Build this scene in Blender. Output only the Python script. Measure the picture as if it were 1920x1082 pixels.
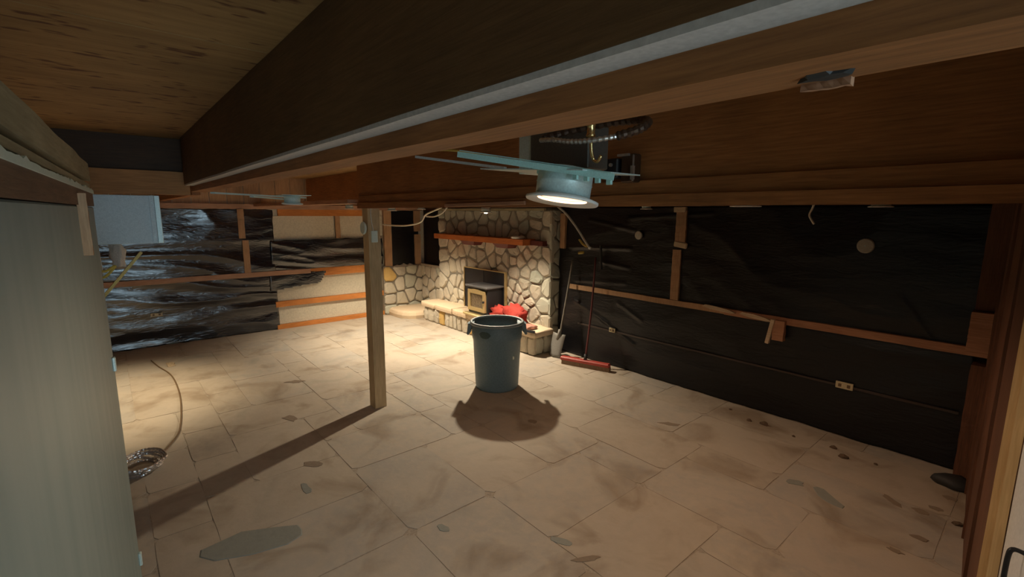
import bpy, bmesh, math, random
from mathutils import Vector, Matrix, noise
for o in list(bpy.data.objects): bpy.data.objects.remove(o)
S=bpy.context.scene; C=S.collection
R=math.radians
# ---------------------------------------------------------------- camera
cd=bpy.data.cameras.new('camera'); cam=bpy.data.objects.new('camera',cd); C.objects.link(cam); S.camera=cam
cd.sensor_width=36; cd.lens=883/1920*36; cd.clip_start=.02
yaw,pit,rol=R(-49.4),R(-9.1),R(-.38)
f=Vector((math.cos(pit)*math.sin(yaw),math.cos(pit)*math.cos(yaw),math.sin(pit)))
r=Vector((math.cos(yaw),-math.sin(yaw),0)); d=f.cross(r)
c_,s_=math.cos(rol),math.sin(rol); r2=c_*r+s_*d; d2=-s_*r+c_*d
m=Matrix((r2,-d2,-f)).transposed().to_4x4(); m.translation=(0,0,1.95); cam.matrix_world=m
# ---------------------------------------------------------------- world, lamps, exposure
W=bpy.data.worlds.new('world'); S.world=W; W.use_nodes=True
W.node_tree.nodes['Background'].inputs[0].default_value=(.60,.84,1,1); W.node_tree.nodes['Background'].inputs[1].default_value=6.0
S.view_settings.view_transform='Standard'; S.view_settings.look='None'; S.view_settings.gamma=1; S.view_settings.exposure=-0.22
def lamp(name,kind,loc,e,col,rad=.03,spot=None,blend=.4,rot=(0,0,0)):
    l=bpy.data.lights.new(name,kind); l.energy=e; l.color=col
    if kind!='AREA': l.shadow_soft_size=rad
    if spot: l.spot_size=R(spot); l.spot_blend=blend
    o=bpy.data.objects.new(name,l); C.objects.link(o); o.location=loc; o.rotation_euler=rot; return o
WARM=(1,.72,.42)
def aim(loc,to): return tuple((Vector(to)-Vector(loc)).to_track_quat('-Z','Y').to_euler())
lamp('fireplace_lamp_light','SPOT',(-5.10,3.90,1.925),330,(1,.84,.62),.03,142,.8,rot=aim((-5.1,3.9,1.93),(-4.75,3.2,0)))
lamp('corner_lamp_light','SPOT',(-6.95,3.45,1.96),340,(1,.84,.62),.04,118,.8)
lamp('partition_lamp_light','SPOT',(-6.1,-.25,1.96),240,(1,.80,.52),.04,88,.8)
lamp('hanging_lamp_light','SPOT',(-1.14,1.197,2.012),38,(1,.76,.55),.035,172,.4,rot=(R(-6),0,0))
lamp('added_right_floor_light','SPOT',(-1.3,3.0,1.985),40,(1,.62,.38),.05,150,.8)  # added lamp with no visible source, warms the floor on the right
p=lamp('doorway_portal','AREA',(2.62,.3,1.2),1,(1,1,1)); p.rotation_euler=(0,R(90),0); p.data.shape='RECTANGLE'; p.data.size=1.8; p.data.size_y=1.5; p.data.cycles.is_portal=True
# ---------------------------------------------------------------- materials
def nt(name):
    m=bpy.data.materials.new(name); m.use_nodes=True; t=m.node_tree; return m,t,t.nodes['Principled BSDF']
def N(t,k,**kw):
    n=t.nodes.new(k)
    for a,b in kw.items(): setattr(n,a,b)
    return n
def ramp(t,stops):
    n=t.nodes.new('ShaderNodeValToRGB'); e=n.color_ramp.elements
    while len(e)<len(stops): e.new(.5)
    for i,(p,c) in enumerate(stops): e[i].position=p; e[i].color=(*c,1)
    return n
def mapped(t,scale,obj=True,rnd=False):
    tc=N(t,'ShaderNodeTexCoord'); mp=N(t,'ShaderNodeMapping'); mp.inputs['Scale'].default_value=scale
    t.links.new(tc.outputs['Object'],mp.inputs[0])
    if rnd:
        oi=N(t,'ShaderNodeObjectInfo'); mu=N(t,'ShaderNodeMath',operation='MULTIPLY'); mu.inputs[1].default_value=37
        t.links.new(oi.outputs['Random'],mu.inputs[0]); t.links.new(mu.outputs[0],mp.inputs['Location'])
    return mp.outputs[0]
def bump(t,b,src,st,dist=.01):
    n=N(t,'ShaderNodeBump'); n.inputs['Strength'].default_value=st; n.inputs['Distance'].default_value=dist
    t.links.new(src,n.inputs['Height']); t.links.new(n.outputs[0],b.inputs['Normal'])
def plain(name,col,rough=.6,metal=0,var=.12,sc=20,bmp=.1,coat=0):
    m,t,b=nt(name); v=mapped(t,(sc,sc,sc)); n=N(t,'ShaderNodeTexNoise'); n.inputs['Detail'].default_value=4; t.links.new(v,n.inputs[0])
    lo=tuple(max(0,c*(1-var)) for c in col); hi=tuple(min(1,c*(1+var)) for c in col)
    rp=ramp(t,[(.3,lo),(.7,hi)]); t.links.new(n.outputs[0],rp.inputs[0]); t.links.new(rp.outputs[0],b.inputs['Base Color'])
    b.inputs['Roughness'].default_value=rough; b.inputs['Metallic'].default_value=metal; b.inputs['Coat Weight'].default_value=coat
    if bmp: bump(t,b,n.outputs[0],bmp,.003)
    return m
def wood(name,a,b_,axis='X',rough=.7,spots=None,g=1):
    m,t,b=nt(name); sc={'X':(1.2,22,22),'Y':(22,1.2,22),'Z':(22,22,1.2)}[axis]; sc=tuple(s*g for s in sc)
    v=mapped(t,sc,rnd=True); n=N(t,'ShaderNodeTexNoise'); n.inputs['Detail'].default_value=6; n.inputs['Roughness'].default_value=.62; n.inputs['Distortion'].default_value=.4
    t.links.new(v,n.inputs[0]); rp=ramp(t,[(.28,a),(.5,tuple((x+y)/2 for x,y in zip(a,b_))),(.72,b_)]); t.links.new(n.outputs[0],rp.inputs[0]); out=rp.outputs[0]
    n2=N(t,'ShaderNodeTexNoise'); n2.inputs['Scale'].default_value=2.3; n2.inputs['Detail'].default_value=3; tc=N(t,'ShaderNodeTexCoord'); t.links.new(tc.outputs['Object'],n2.inputs[0])
    mx=N(t,'ShaderNodeMix',data_type='RGBA',blend_type='MULTIPLY'); mx.inputs[0].default_value=.7
    r2_=ramp(t,[(.3,(.62,.6,.58)),(.65,(1,1,1))]); t.links.new(n2.outputs[0],r2_.inputs[0]); t.links.new(out,mx.inputs[6]); t.links.new(r2_.outputs[0],mx.inputs[7]); out=mx.outputs[2]
    if spots:
        v3=mapped(t,spots); n3=N(t,'ShaderNodeTexNoise'); n3.inputs['Detail'].default_value=2; t.links.new(v3,n3.inputs[0])
        r3=ramp(t,[(.60,(1,1,1)),(.68,(.28,.12,.07))]); t.links.new(n3.outputs[0],r3.inputs[0])
        mx=N(t,'ShaderNodeMix',data_type='RGBA',blend_type='MULTIPLY'); mx.inputs[0].default_value=.85; t.links.new(out,mx.inputs[6]); t.links.new(r3.outputs[0],mx.inputs[7]); out=mx.outputs[2]
    t.links.new(out,b.inputs['Base Color']); b.inputs['Roughness'].default_value=rough; bump(t,b,n.outputs[0],.25,.004); return m
def stone(name,cols,sc=6,rough=.85,rndmix=.55,dust=None):
    m,t,b=nt(name); v=mapped(t,(sc,sc,sc),rnd=True); n=N(t,'ShaderNodeTexNoise'); n.inputs['Detail'].default_value=7; n.inputs['Roughness'].default_value=.6; t.links.new(v,n.inputs[0])
    oi=N(t,'ShaderNodeObjectInfo'); mi=N(t,'ShaderNodeMix'); mi.inputs[0].default_value=rndmix
    t.links.new(n.outputs[0],mi.inputs[2]); t.links.new(oi.outputs['Random'],mi.inputs[3])
    k=len(cols); rp=ramp(t,[(.12+.76*i/(k-1),c) for i,c in enumerate(cols)]); t.links.new(mi.outputs[0],rp.inputs[0]); out=rp.outputs[0]
    if dust:
        tc=N(t,'ShaderNodeNewGeometry'); n2=N(t,'ShaderNodeTexNoise'); n2.inputs['Scale'].default_value=1.5; n2.inputs['Detail'].default_value=6; n2.inputs['Roughness'].default_value=.65; t.links.new(tc.outputs['Position'],n2.inputs[0])
        rr=ramp(t,[(.38,(0,0,0)),(.62,(1,1,1))]); t.links.new(n2.outputs[0],rr.inputs[0])
        mx=N(t,'ShaderNodeMix',data_type='RGBA'); t.links.new(rr.outputs[0],mx.inputs[0]); t.links.new(out,mx.inputs[6]); mx.inputs[7].default_value=(*dust,1)
        m2=N(t,'ShaderNodeMix',data_type='RGBA'); m2.inputs[0].default_value=.6; t.links.new(out,m2.inputs[6]); t.links.new(mx.outputs[2],m2.inputs[7]); out=m2.outputs[2]
        n4=N(t,'ShaderNodeTexNoise'); n4.inputs['Scale'].default_value=2.0; n4.inputs['Detail'].default_value=5; n4.inputs['Distortion'].default_value=.8; t.links.new(tc.outputs['Position'],n4.inputs[0])
        r4=ramp(t,[(.30,(.60,.53,.45)),(.47,(.98,.97,.95)),(.60,(1,1,1)),(.75,(.80,.84,.84))]); t.links.new(n4.outputs[0],r4.inputs[0])
        m3=N(t,'ShaderNodeMix',data_type='RGBA',blend_type='MULTIPLY'); m3.inputs[0].default_value=.8; t.links.new(out,m3.inputs[6]); t.links.new(r4.outputs[0],m3.inputs[7]); out=m3.outputs[2]
    t.links.new(out,b.inputs['Base Color']); b.inputs['Roughness'].default_value=rough; bump(t,b,n.outputs[0],.35,.006); return m
def emis(name,col,st):
    m,t,b=nt(name); b.inputs['Base Color'].default_value=(*col,1); b.inputs['Emission Color'].default_value=(*col,1); b.inputs['Emission Strength'].default_value=st; return m
M=dict(
 beam=wood('rough brown timber',(.24,.092,.026),(.46,.185,.058),'X'),
 beamY=wood('brown timber across',(.34,.15,.05),(.56,.27,.09),'Y'),
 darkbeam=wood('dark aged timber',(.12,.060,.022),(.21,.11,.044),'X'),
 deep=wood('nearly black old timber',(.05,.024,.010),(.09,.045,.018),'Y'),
 ply=wood('fir plywood',(.33,.175,.06),(.50,.30,.115),'Y',spots=(5,1.7,5),g=.3),
 post=wood('pale fir post',(.50,.35,.18),(.76,.57,.32),'Z'),
 orange=wood('orange cedar batten',(.50,.17,.035),(.78,.30,.07),'Y'),
 pinkY=wood('pinkish stud wood',(.38,.2,.12),(.6,.36,.24),'Y'),
 pinkX=wood('pinkish girt wood',(.36,.17,.09),(.58,.31,.18),'X'),
 pinkZ=wood('tan stud wood',(.36,.2,.1),(.58,.36,.2),'Z'),
 red=wood('reddish brown stud',(.10,.04,.02),(.20,.085,.04),'Z'),
 amber=wood('amber door trim',(.62,.40,.18),(.80,.56,.28),'Z'),
 pale=wood('fresh pale split wood',(.5,.38,.24),(.75,.6,.42),'X'),
 paleZ=wood('pale weathered timber',(.34,.29,.17),(.5,.44,.28),'X'),
 mantel=wood('orange mantel wood',(.42,.11,.025),(.7,.22,.05),'X'),
 darkred=plain('dark red wood',(.12,.022,.015),.6),
 white=plain('white paint',(.58,.54,.52),.6,bmp=.03),
 greywall=None,
 plaster=plain('beige insulation board',(.62,.57,.45),.9,var=.1,sc=9),
 mortar=plain('grey mortar',(.24,.215,.17),.95,var=.3,sc=25,bmp=.5),
 subfloor=plain('dusty grout',(.38,.325,.26),.95,var=.2,sc=15),
 tile=stone('dusty slate flagstone',[(.33,.285,.235),(.41,.35,.28),(.45,.39,.32),(.38,.35,.31),(.50,.425,.33)],3,.8,.5,dust=(.52,.45,.36)),
 tilegrey=stone('bare grey slate',[(.20,.21,.19),(.27,.28,.25),(.24,.24,.21)],5,.75,.3),
 chip=stone('brown slate stain',[(.20,.15,.11),(.27,.21,.15),(.24,.21,.17)],9,.85,.4),
 rock=stone('cream field stone',[(.38,.36,.30),(.54,.48,.37),(.47,.42,.34),(.60,.54,.43),(.43,.41,.35)],4,.85,.6),
 rocky=stone('ochre field stone',[(.55,.36,.12),(.66,.45,.17)],4,.85,.4),
 rockg=stone('greenish shade-toned field stone',[(.36,.37,.30),(.46,.46,.38),(.52,.50,.40),(.42,.44,.37)],4,.85,.6),
 rockslab=stone('sandy hearth capstone',[(.55,.42,.28),(.70,.55,.38),(.62,.5,.36)],5,.8,.4),
 galv=None, steel=plain('galvanised can steel',(.62,.76,.74),.42,.3,.1,30,.03), teal=plain('galvanised hanger bar',(.50,.82,.77),.45,.2,.08,40,.03),
 tealb=plain('bright hanger bar',(.62,.80,.78),.5,.2,.08,40,.03), enamel=plain('white enamel trim',(.85,.83,.78),.35,0,.04,bmp=.02), blackm=plain('black iron',(.02,.02,.024),.45,.3,.2), glass=plain('smoky stove glass',(.16,.12,.075),.15,0,.3,8,0),
 brass=plain('brass trim',(.62,.48,.24),.35,.6,.1), conduit=plain('dark flexible conduit',(.10,.06,.04),.35,.6), silver=plain('armoured cable steel',(.65,.62,.6),.3,.8), gold=plain('brass coupling',(.9,.65,.28),.25,.9),
 bin=plain('grey blue bin plastic',(.15,.225,.265),.5,0,.12,14,.06), binin=plain('dark bin lining',(.03,.02,.02),.8), rim=plain('bin rim plastic',(.22,.26,.27),.5),
 redc=plain('red cloth',(.34,.028,.018),.8,0,.25,14,.3), redp=plain('red broom plastic',(.42,.06,.045),.4), dkred=plain('dark maroon handle',(.12,.03,.028),.5), bristle=plain('broom bristles',(.3,.2,.13),.9,0,.4,90,.6),
 cable=plain('off white cable',(.7,.66,.55),.5), yel=plain('yellow cable',(.62,.45,.09),.5), dark=plain('dark rubber',(.03,.03,.03),.6), plate=plain('pale plastic plate',(.74,.84,.74),.45,0,.04,bmp=.02), disc=plain('pale cover disc',(.46,.44,.37),.6), outlet=plain('ivory outlet',(.6,.52,.33),.5),
 glow=emis('glowing lamp glass',(1,.80,.58),10), reflector=emis('self-glowing lamp reflector',(1,.68,.46),.75), brown=plain('brown cord',(.16,.1,.05),.6), ins=plain('rag white fibre',(.6,.55,.48),.95,0,.2,40,.5), shov=plain('grey shovel steel',(.24,.23,.21),.6,.3), shaft=wood('grey shovel shaft',(.14,.13,.11),(.26,.24,.20),'Z'), soap=plain('white ceramic',(.8,.78,.7),.5), pinkstone=plain('reddish flat stone',(.42,.2,.15),.85,0,.3,12,.4), lint=plain('debris',(.12,.08,.05),.9))
def mk_grey():
    m,t,b=nt('grey green painted partition'); b.inputs['Roughness'].default_value=.42
    v=mapped(t,(3,3,.35)); n=N(t,'ShaderNodeTexNoise'); n.inputs['Detail'].default_value=2; t.links.new(v,n.inputs[0])
    rp=ramp(t,[(.35,(.225,.315,.315)),(.65,(.275,.36,.355))]); t.links.new(n.outputs[0],rp.inputs[0]); t.links.new(rp.outputs[0],b.inputs['Base Color']); bump(t,b,n.outputs[0],.05,.01); return m
M['greywall']=mk_grey()
def mk_galv():
    m,t,b=nt('spangled galvanised sheet'); v=mapped(t,(28,28,28)); n=N(t,'ShaderNodeTexVoronoi'); t.links.new(v,n.inputs[0])
    rp=ramp(t,[(0,(.52,.62,.65)),(1,(.66,.76,.79))]); t.links.new(n.outputs['Color'],rp.inputs[0]); t.links.new(rp.outputs[0],b.inputs['Base Color']); b.inputs['Metallic'].default_value=.15; b.inputs['Roughness'].default_value=.5; return m
M['galv']=mk_galv()
def mk_plastic(name,rough,bm,tint):
    m,t,b=nt(name); b.inputs['Base Color'].default_value=(*tint,1); b.inputs['Roughness'].default_value=rough; b.inputs['Specular IOR Level'].default_value=1.0 if rough<.2 else .45
    if rough<.2: b.inputs['Coat Weight'].default_value=.8; b.inputs['Coat IOR'].default_value=1.5; b.inputs['Coat Roughness'].default_value=.14
    v=mapped(t,(1.3,1.3,5)); n=N(t,'ShaderNodeTexNoise'); n.inputs['Detail'].default_value=4; n.inputs['Distortion'].default_value=1.2; t.links.new(v,n.inputs[0]); bump(t,b,n.outputs[0],bm,.03)
    return m
M['film']=mk_plastic('glossy black polythene',.17,.22,(.004,.006,.012)); M['film2']=mk_plastic('dusty black polythene',.36,.15,(.007,.0065,.008))
# ---------------------------------------------------------------- mesh helpers
WL={}
def link(name,bm,mat,parent=None,smooth=False,base=None):
    bmesh.ops.recalc_face_normals(bm,faces=bm.faces)
    if parent is not None: L=WL[parent.name]
    else:
        xs=[v.co for v in bm.verts]; L=Vector(((min(v.x for v in xs)+max(v.x for v in xs))/2,(min(v.y for v in xs)+max(v.y for v in xs))/2,min(v.z for v in xs)))
        if base: L=Vector(base)
    for v in bm.verts: v.co-=L
    me=bpy.data.meshes.new(name); bm.to_mesh(me); bm.free(); o=bpy.data.objects.new(name,me); C.objects.link(o); me.materials.append(M[mat] if isinstance(mat,str) else mat)
    if smooth: me.shade_smooth()
    if parent is None: o.location=L
    else: o.parent=parent
    WL[o.name]=L.copy(); return o
def tag(o,label=None,cat=None,group=None,kind=None):
    for k,v in (('label',label),('category',cat),('group',group),('kind',kind)):
        if v: o[k]=v
    return o
def thing(name,loc,label,cat,group=None):
    o=bpy.data.objects.new(name,None); o.empty_display_size=.1; C.objects.link(o); o.location=loc; WL[o.name]=Vector(loc); return tag(o,label,cat,group)
def st(o): o['kind']='structure'; return o
def new(): return bmesh.new()
def box(bm,x0,x1,y0,y1,z0,z1,bev=0,rot=None,piv=None):
    g=bmesh.ops.create_cube(bm,size=1)['verts']
    for v in g: v.co=Vector(((x0+x1)/2+v.co.x*(x1-x0),(y0+y1)/2+v.co.y*(y1-y0),(z0+z1)/2+v.co.z*(z1-z0)))
    if rot:
        pv=Vector(piv or ((x0+x1)/2,(y0+y1)/2,(z0+z1)/2))
        for v in g: v.co=pv+rot@(v.co-pv)
    if bev:
        es=list({e for v in g for e in v.link_edges}); bmesh.ops.bevel(bm,geom=es,offset=bev,segments=1,affect='EDGES')
    return bm
def B(*a,**k): return box(new(),*a,**k)
def rz(a): return Matrix.Rotation(R(a),3,'Z')
def rx(a): return Matrix.Rotation(R(a),3,'X')
def ry(a): return Matrix.Rotation(R(a),3,'Y')
def rough_board(x0,x1,y0,y1,z0,z1,axis='X',n=24,amp=.004,seed=0):
    """a sawn board with slightly uneven arrises"""
    bm=new(); rings=[]
    for i in range(n+1):
        t=i/n; rr=[]
        for k,(a,b) in enumerate(((0,0),(1,0),(1,1),(0,1))):
            j=noise.noise_vector(Vector((t*9+seed*7.3,k*5.1,seed)))*amp
            if axis=='X': co=Vector((x0+(x1-x0)*t,y0+(y1-y0)*a,z0+(z1-z0)*b))+Vector((0,j.y,j.z))
            elif axis=='Y': co=Vector((x0+(x1-x0)*a,y0+(y1-y0)*t,z0+(z1-z0)*b))+Vector((j.x,0,j.z))
            else: co=Vector((x0+(x1-x0)*a,y0+(y1-y0)*b,z0+(z1-z0)*t))+Vector((j.x,j.y,0))
            rr.append(bm.verts.new(co))
        rings.append(rr)
    for i in range(n):
        for k in range(4): bm.faces.new((rings[i][k],rings[i][(k+1)%4],rings[i+1][(k+1)%4],rings[i+1][k]))
    bm.faces.new(rings[0]); bm.faces.new(rings[-1][::-1]); return bm
def smoothpath(pts,sub=6):
    P=[Vector(p) for p in pts]; out=[]
    for i in range(len(P)-1):
        p0=P[max(i-1,0)];p1=P[i];p2=P[i+1];p3=P[min(i+2,len(P)-1)]
        for j in range(sub):
            t=j/sub; out.append(.5*((2*p1)+(-p0+p2)*t+(2*p0-5*p1+4*p2-p3)*t*t+(-p0+3*p1-3*p2+p3)*t*t*t))
    out.append(P[-1]); return out
def tube(bm,pts,rad,n=8,sub=6,ribs=0):
    P=smoothpath(pts,sub) if sub else [Vector(p) for p in pts]; rings=[]; up=Vector((0,0,1)); prev=None
    for i,p in enumerate(P):
        t=(P[min(i+1,len(P)-1)]-P[max(i-1,0)]).normalized()
        if prev is None:
            a=t.cross(up if abs(t.z)<.9 else Vector((1,0,0))).normalized()
        else: a=(prev-t*prev.dot(t)).normalized()
        prev=a; b=t.cross(a); rr=rad(i/(len(P)-1)) if callable(rad) else rad
        if ribs: rr*=1+(.18 if i%2 else -.12)
        rings.append([bm.verts.new(p+rr*(math.cos(2*math.pi*k/n)*a+math.sin(2*math.pi*k/n)*b)) for k in range(n)])
    for i in range(len(rings)-1):
        for k in range(n): bm.faces.new((rings[i][k],rings[i][(k+1)%n],rings[i+1][(k+1)%n],rings[i+1][k]))
    bm.faces.new(rings[0]); bm.faces.new(rings[-1][::-1]); return bm
def lathe(bm,c,prof,n=32,rot=None):
    c=Vector(c); rings=[]
    for (rad,z) in prof:
        rr=[]
        for k in range(n):
            v=Vector((rad*math.cos(2*math.pi*k/n),rad*math.sin(2*math.pi*k/n),z))
            if rot: v=rot@v
            rr.append(bm.verts.new(c+v))
        rings.append(rr)
    for i in range(len(rings)-1):
        for k in range(n): bm.faces.new((rings[i][k],rings[i][(k+1)%n],rings[i+1][(k+1)%n],rings[i+1][k]))
    return rings
def capped(c,prof,n=24,rot=None):
    bm=new(); rg=lathe(bm,c,prof,n,rot); bm.faces.new(rg[0]); bm.faces.new(rg[-1][::-1]); return bm
# polygons --------------------------------------------------------
def clip(poly,px,py,nx,ny):
    out=[]
    for i in range(len(poly)):
        a=poly[i]; b=poly[(i+1)%len(poly)]; da=(a[0]-px)*nx+(a[1]-py)*ny; db=(b[0]-px)*nx+(b[1]-py)*ny
        if da<=0: out.append(a)
        if (da<0<db) or (db<0<da): t=da/(da-db); out.append((a[0]+(b[0]-a[0])*t,a[1]+(b[1]-a[1])*t))
    return out
def voronoi(seeds,bounds,gap):
    cells=[]
    for i,s in enumerate(seeds):
        poly=[(bounds[0],bounds[2]),(bounds[1],bounds[2]),(bounds[1],bounds[3]),(bounds[0],bounds[3])]
        for j,q in enumerate(seeds):
            if i==j: continue
            dx,dy=q[0]-s[0],q[1]-s[1]; L=math.hypot(dx,dy)
            if L>1.6 or L<1e-4: continue
            poly=clip(poly,(s[0]+q[0])/2-dx/L*gap,(s[1]+q[1])/2-dy/L*gap,dx/L,dy/L)
            if len(poly)<3: break
        if len(poly)>=3: cells.append((s,poly))
    return cells
def roundpoly(poly,cut=.17):
    out=[]
    n=len(poly)
    for i in range(n):
        a,b=poly[i],poly[(i+1)%n]; L=math.hypot(b[0]-a[0],b[1]-a[1])
        if L<.012: out.append(((a[0]+b[0])/2,(a[1]+b[1])/2)); continue
        out.append((a[0]+(b[0]-a[0])*cut,a[1]+(b[1]-a[1])*cut)); out.append((b[0]+(a[0]-b[0])*cut,b[1]+(a[1]-b[1])*cut))
    return out
def stone_bm(poly,fn,depth,rnd):
    """poly in (u,v); fn(u,v,h) -> world; base ring, shoulder ring, crown ring"""
    bm=new(); cx=sum(p[0] for p in poly)/len(poly); cy=sum(p[1] for p in poly)/len(poly)
    rings=[]
    for k,h in ((1,-.02),(.97,depth*.6),(.80,depth)):
        rings.append([bm.verts.new(fn(cx+(p[0]-cx)*k,cy+(p[1]-cy)*k,h+(rnd.uniform(-.006,.006) if h>0 else 0))) for p in poly])
    n=len(poly)
    for i in range(2):
        for k in range(n): bm.faces.new((rings[i][k],rings[i][(k+1)%n],rings[i+1][(k+1)%n],rings[i+1][k]))
    c=bm.verts.new(fn(cx,cy,depth*1.12))
    for k in range(n): bm.faces.new((rings[2][k],rings[2][(k+1)%n],c))
    return bm
rnd=random.Random(7)
def filler(seeds,b,mind,tries,test=None):
    s=list(seeds)
    for _ in range(tries):
        p=(rnd.uniform(b[0],b[1]),rnd.uniform(b[2],b[3]))
        if test and not test(p): continue
        if all(math.hypot(p[0]-q[0],p[1]-q[1])>mind for q in s): s.append(p)
    return s
# ================================================================ FLOOR (flagstones)
fl=st(link('floor',B(-8.5,2.6,-2.1,4.95,-.12,-.0035),'subfloor'))
U=.305; nx_,ny_=31,24; X0,Y0=-8.5,-2.1; grid=[[None]*ny_ for _ in range(nx_)]
tiles=[]
for i in range(nx_):
    for j in range(ny_):
        if grid[i][j] is not None: continue
        opts=[(3,2),(2,3),(2,2),(2,2),(3,2),(1,2),(2,1),(1,1)]; rnd.shuffle(opts)
        opts.sort(key=lambda o:-o[0]*o[1]+rnd.uniform(0,3.2))
        for w,h in opts+[(1,1)]:
            if i+w<=nx_ and j+h<=ny_ and all(grid[a][b] is None for a in range(i,i+w) for b in range(j,j+h)):
                for a in range(i,i+w):
                    for b in range(j,j+h): grid[a][b]=1
                tiles.append((X0+i*U,X0+(i+w)*U,Y0+j*U,Y0+(j+h)*U)); break
def slab(x0,x1,y0,y1,z,g=.0012,name='flagstone',mat='tile'):
    bm=new(); pts=[]
    for (a,b,c,d_) in ((x0,y0,x1,y0),(x1,y0,x1,y1),(x1,y1,x0,y1),(x0,y1,x0,y0)):
        for t in (.06,.35,.68,.94):
            pts.append((a+(c-a)*t+rnd.uniform(-.004,.004),b+(d_-b)*t+rnd.uniform(-.004,.004)))
    cx,cy=(x0+x1)/2,(y0+y1)/2; k=1-2*g/min(x1-x0,y1-y0)
    lo=[bm.verts.new((cx+(p[0]-cx)*k,cy+(p[1]-cy)*k,-.02)) for p in pts]; hi=[bm.verts.new((cx+(p[0]-cx)*k*.9975,cy+(p[1]-cy)*k*.9975,z)) for p in pts]
    n=len(pts)
    for q in range(n): bm.faces.new((lo[q],lo[(q+1)%n],hi[(q+1)%n],hi[q]))
    bm.faces.new(hi); return link(name,bm,mat,fl)
for (x0,x1,y0,y1) in tiles:
    g=False
    o=slab(x0,x1,y0,y1,rnd.uniform(-.0012,0),mat='tilegrey' if g else 'tile')
    if g: o['label']='bare grey slate flagstone'
def patch(x,y,sx,sy,a,mat='chip',seed=0):
    bm=new(); n=11; vs=[]
    q=random.Random(seed)
    for k in range(n):
        t=2*math.pi*k/n; rr=q.uniform(.65,1.15); v=rz(a)@Vector((sx*rr*math.cos(t),sy*rr*math.sin(t),0)); vs.append((x+v.x,y+v.y))
    hi=[bm.verts.new((p[0],p[1],.0025)) for p in vs]; lo=[bm.verts.new((x+(p[0]-x)*1.06,y+(p[1]-y)*1.06,-.004)) for p in vs]
    for k in range(n): bm.faces.new((lo[k],lo[(k+1)%n],hi[(k+1)%n],hi[k]))
    bm.faces.new(hi); return link('worn_patch',bm,mat,fl)
for i,a in enumerate([(-2.93,.50,.115,.32,-20,'tilegrey'),(-1.07,3.68,.06,.045,20,'tilegrey'),(-.86,3.66,.12,.055,-35,'tilegrey'),(-4.6,1.16,.10,.05,20),(-3.06,2.9,.05,.04,0),(-.40,3.95,.045,.03,10),(-.34,4.07,.04,.03,0),(-.55,3.95,.1,.03,-40),(-2.2,3.85,.10,.035,30),(-5.6,1.5,.12,.05,60),(-2.3,1.42,.05,.03,15,'tilegrey'),(-1.55,1.9,.10,.02,60),(-1.75,1.9,.08,.03,20,'tilegrey'),(-.3,4.3,.05,.03,0),(-.35,3.6,.05,.025,0),(-.42,3.35,.04,.02,0),(-3.6,1.05,.09,.05,40),(-3.3,.9,.08,.03,0,'tilegrey')]): patch(*a[:5],*(a[5:] or ['chip']),seed=i)
# ================================================================ CEILING (plywood subfloor sheets) and walls
cl=st(link('ceiling',B(-8.6,.5,-2.2,5.0,2.515,2.6),'darkbeam'))
for i,(xa,xb) in enumerate([(-8.6,-6.75),(-6.75,-4.31),(-4.31,-1.87),(-1.87,.5)]):
    for (ya,yb) in ((-2.2,-.55),(-.55,.67),(.67,1.89),(1.89,3.11),(3.11,5.0)):
        link('plywood_panel',B(xa+.003,xb-.003,ya+.003,yb-.003,2.490,2.515),'ply',cl)
wl=st(link('wall_left',B(-8.56,-8.44,-2.1,4.95,-.05,2.5),'plaster'))
for k in range(30):   # upright boards closing the joist ends above the plate
    y=-2.0+k*.23; link('rim_board',B(-8.44,-8.42,y+.004,y+.226,2.06,2.5),'pinkZ',wl)
wr=st(link('wall_right',B(-8.56,.4,4.87,4.98,-.05,2.5),'darkbeam'))
st(link('wall_back',B(-8.56,.4,-2.2,-2.1,-.05,2.5),'darkbeam'))
wn=st(link('wall_near',B(.40,.50,1.05,4.98,-.05,2.5),'darkbeam')); link('wall_section',B(.40,.50,-2.1,-.45,-.05,2.5),'darkbeam',wn)
hw=st(link('wall_added_hallway',B(.50,2.6,1.05,1.15,-.05,2.5),'plaster')); link('added_hallway_side',B(.50,2.6,-.55,-.45,-.05,2.5),'plaster',hw); link('added_hallway_ceiling',B(.50,2.6,-.55,1.15,2.3,2.5),'plaster',hw); link('added_hallway_end_sill',B(2.55,2.6,-.45,1.05,-.05,.3),'plaster',hw)  # unseen hallway added so that daylight comes in at a grazing angle
# left wall woodwork
X=-8.40
def board(par,name,a,mat,axis,seed=0,amp=.004,**k):
    o=link(name,rough_board(*a,axis=axis,seed=seed,amp=amp),mat,par)
    if k.get('label'): o['label']=k['label']
    return o
board(wl,'top_plate',(X-.03,X+.03,-2,4.8,1.985,2.06),'pinkY','Y',1)
board(wl,'girt',(X-.02,X+.05,-2,2.6,.91,.985),'pinkY','Y',2)
board(wl,'girt',(X-.02,X+.03,2.55,3.9,.85,.985),'orange','Y',3,label='orange girt at mid wall')
board(wl,'girt',(X-.02,X+.03,2.02,3.95,.375,.465),'orange','Y',4,label='orange lower girt')
board(wl,'bottom_plate',(X-.02,X+.04,2.02,3.95,0,.07),'orange','Y',5,label='orange bottom plate on floor')
board(wl,'girt',(X-.02,X+.02,2.15,3.72,1.88,1.985),'orange','Y',6,label='orange girt under the top plate')
board(wl,'stud',(X-.02,X+.045,1.60,1.69,.985,1.50),'pinkZ','Z',7); board(wl,'stud',(X-.02,X+.05,1.56,1.65,1.53,1.985),'pinkZ','Z',8)
board(wl,'stud',(X-.02,X+.02,3.08,3.16,1.49,1.88),'pinkZ','Z',9)
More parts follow.
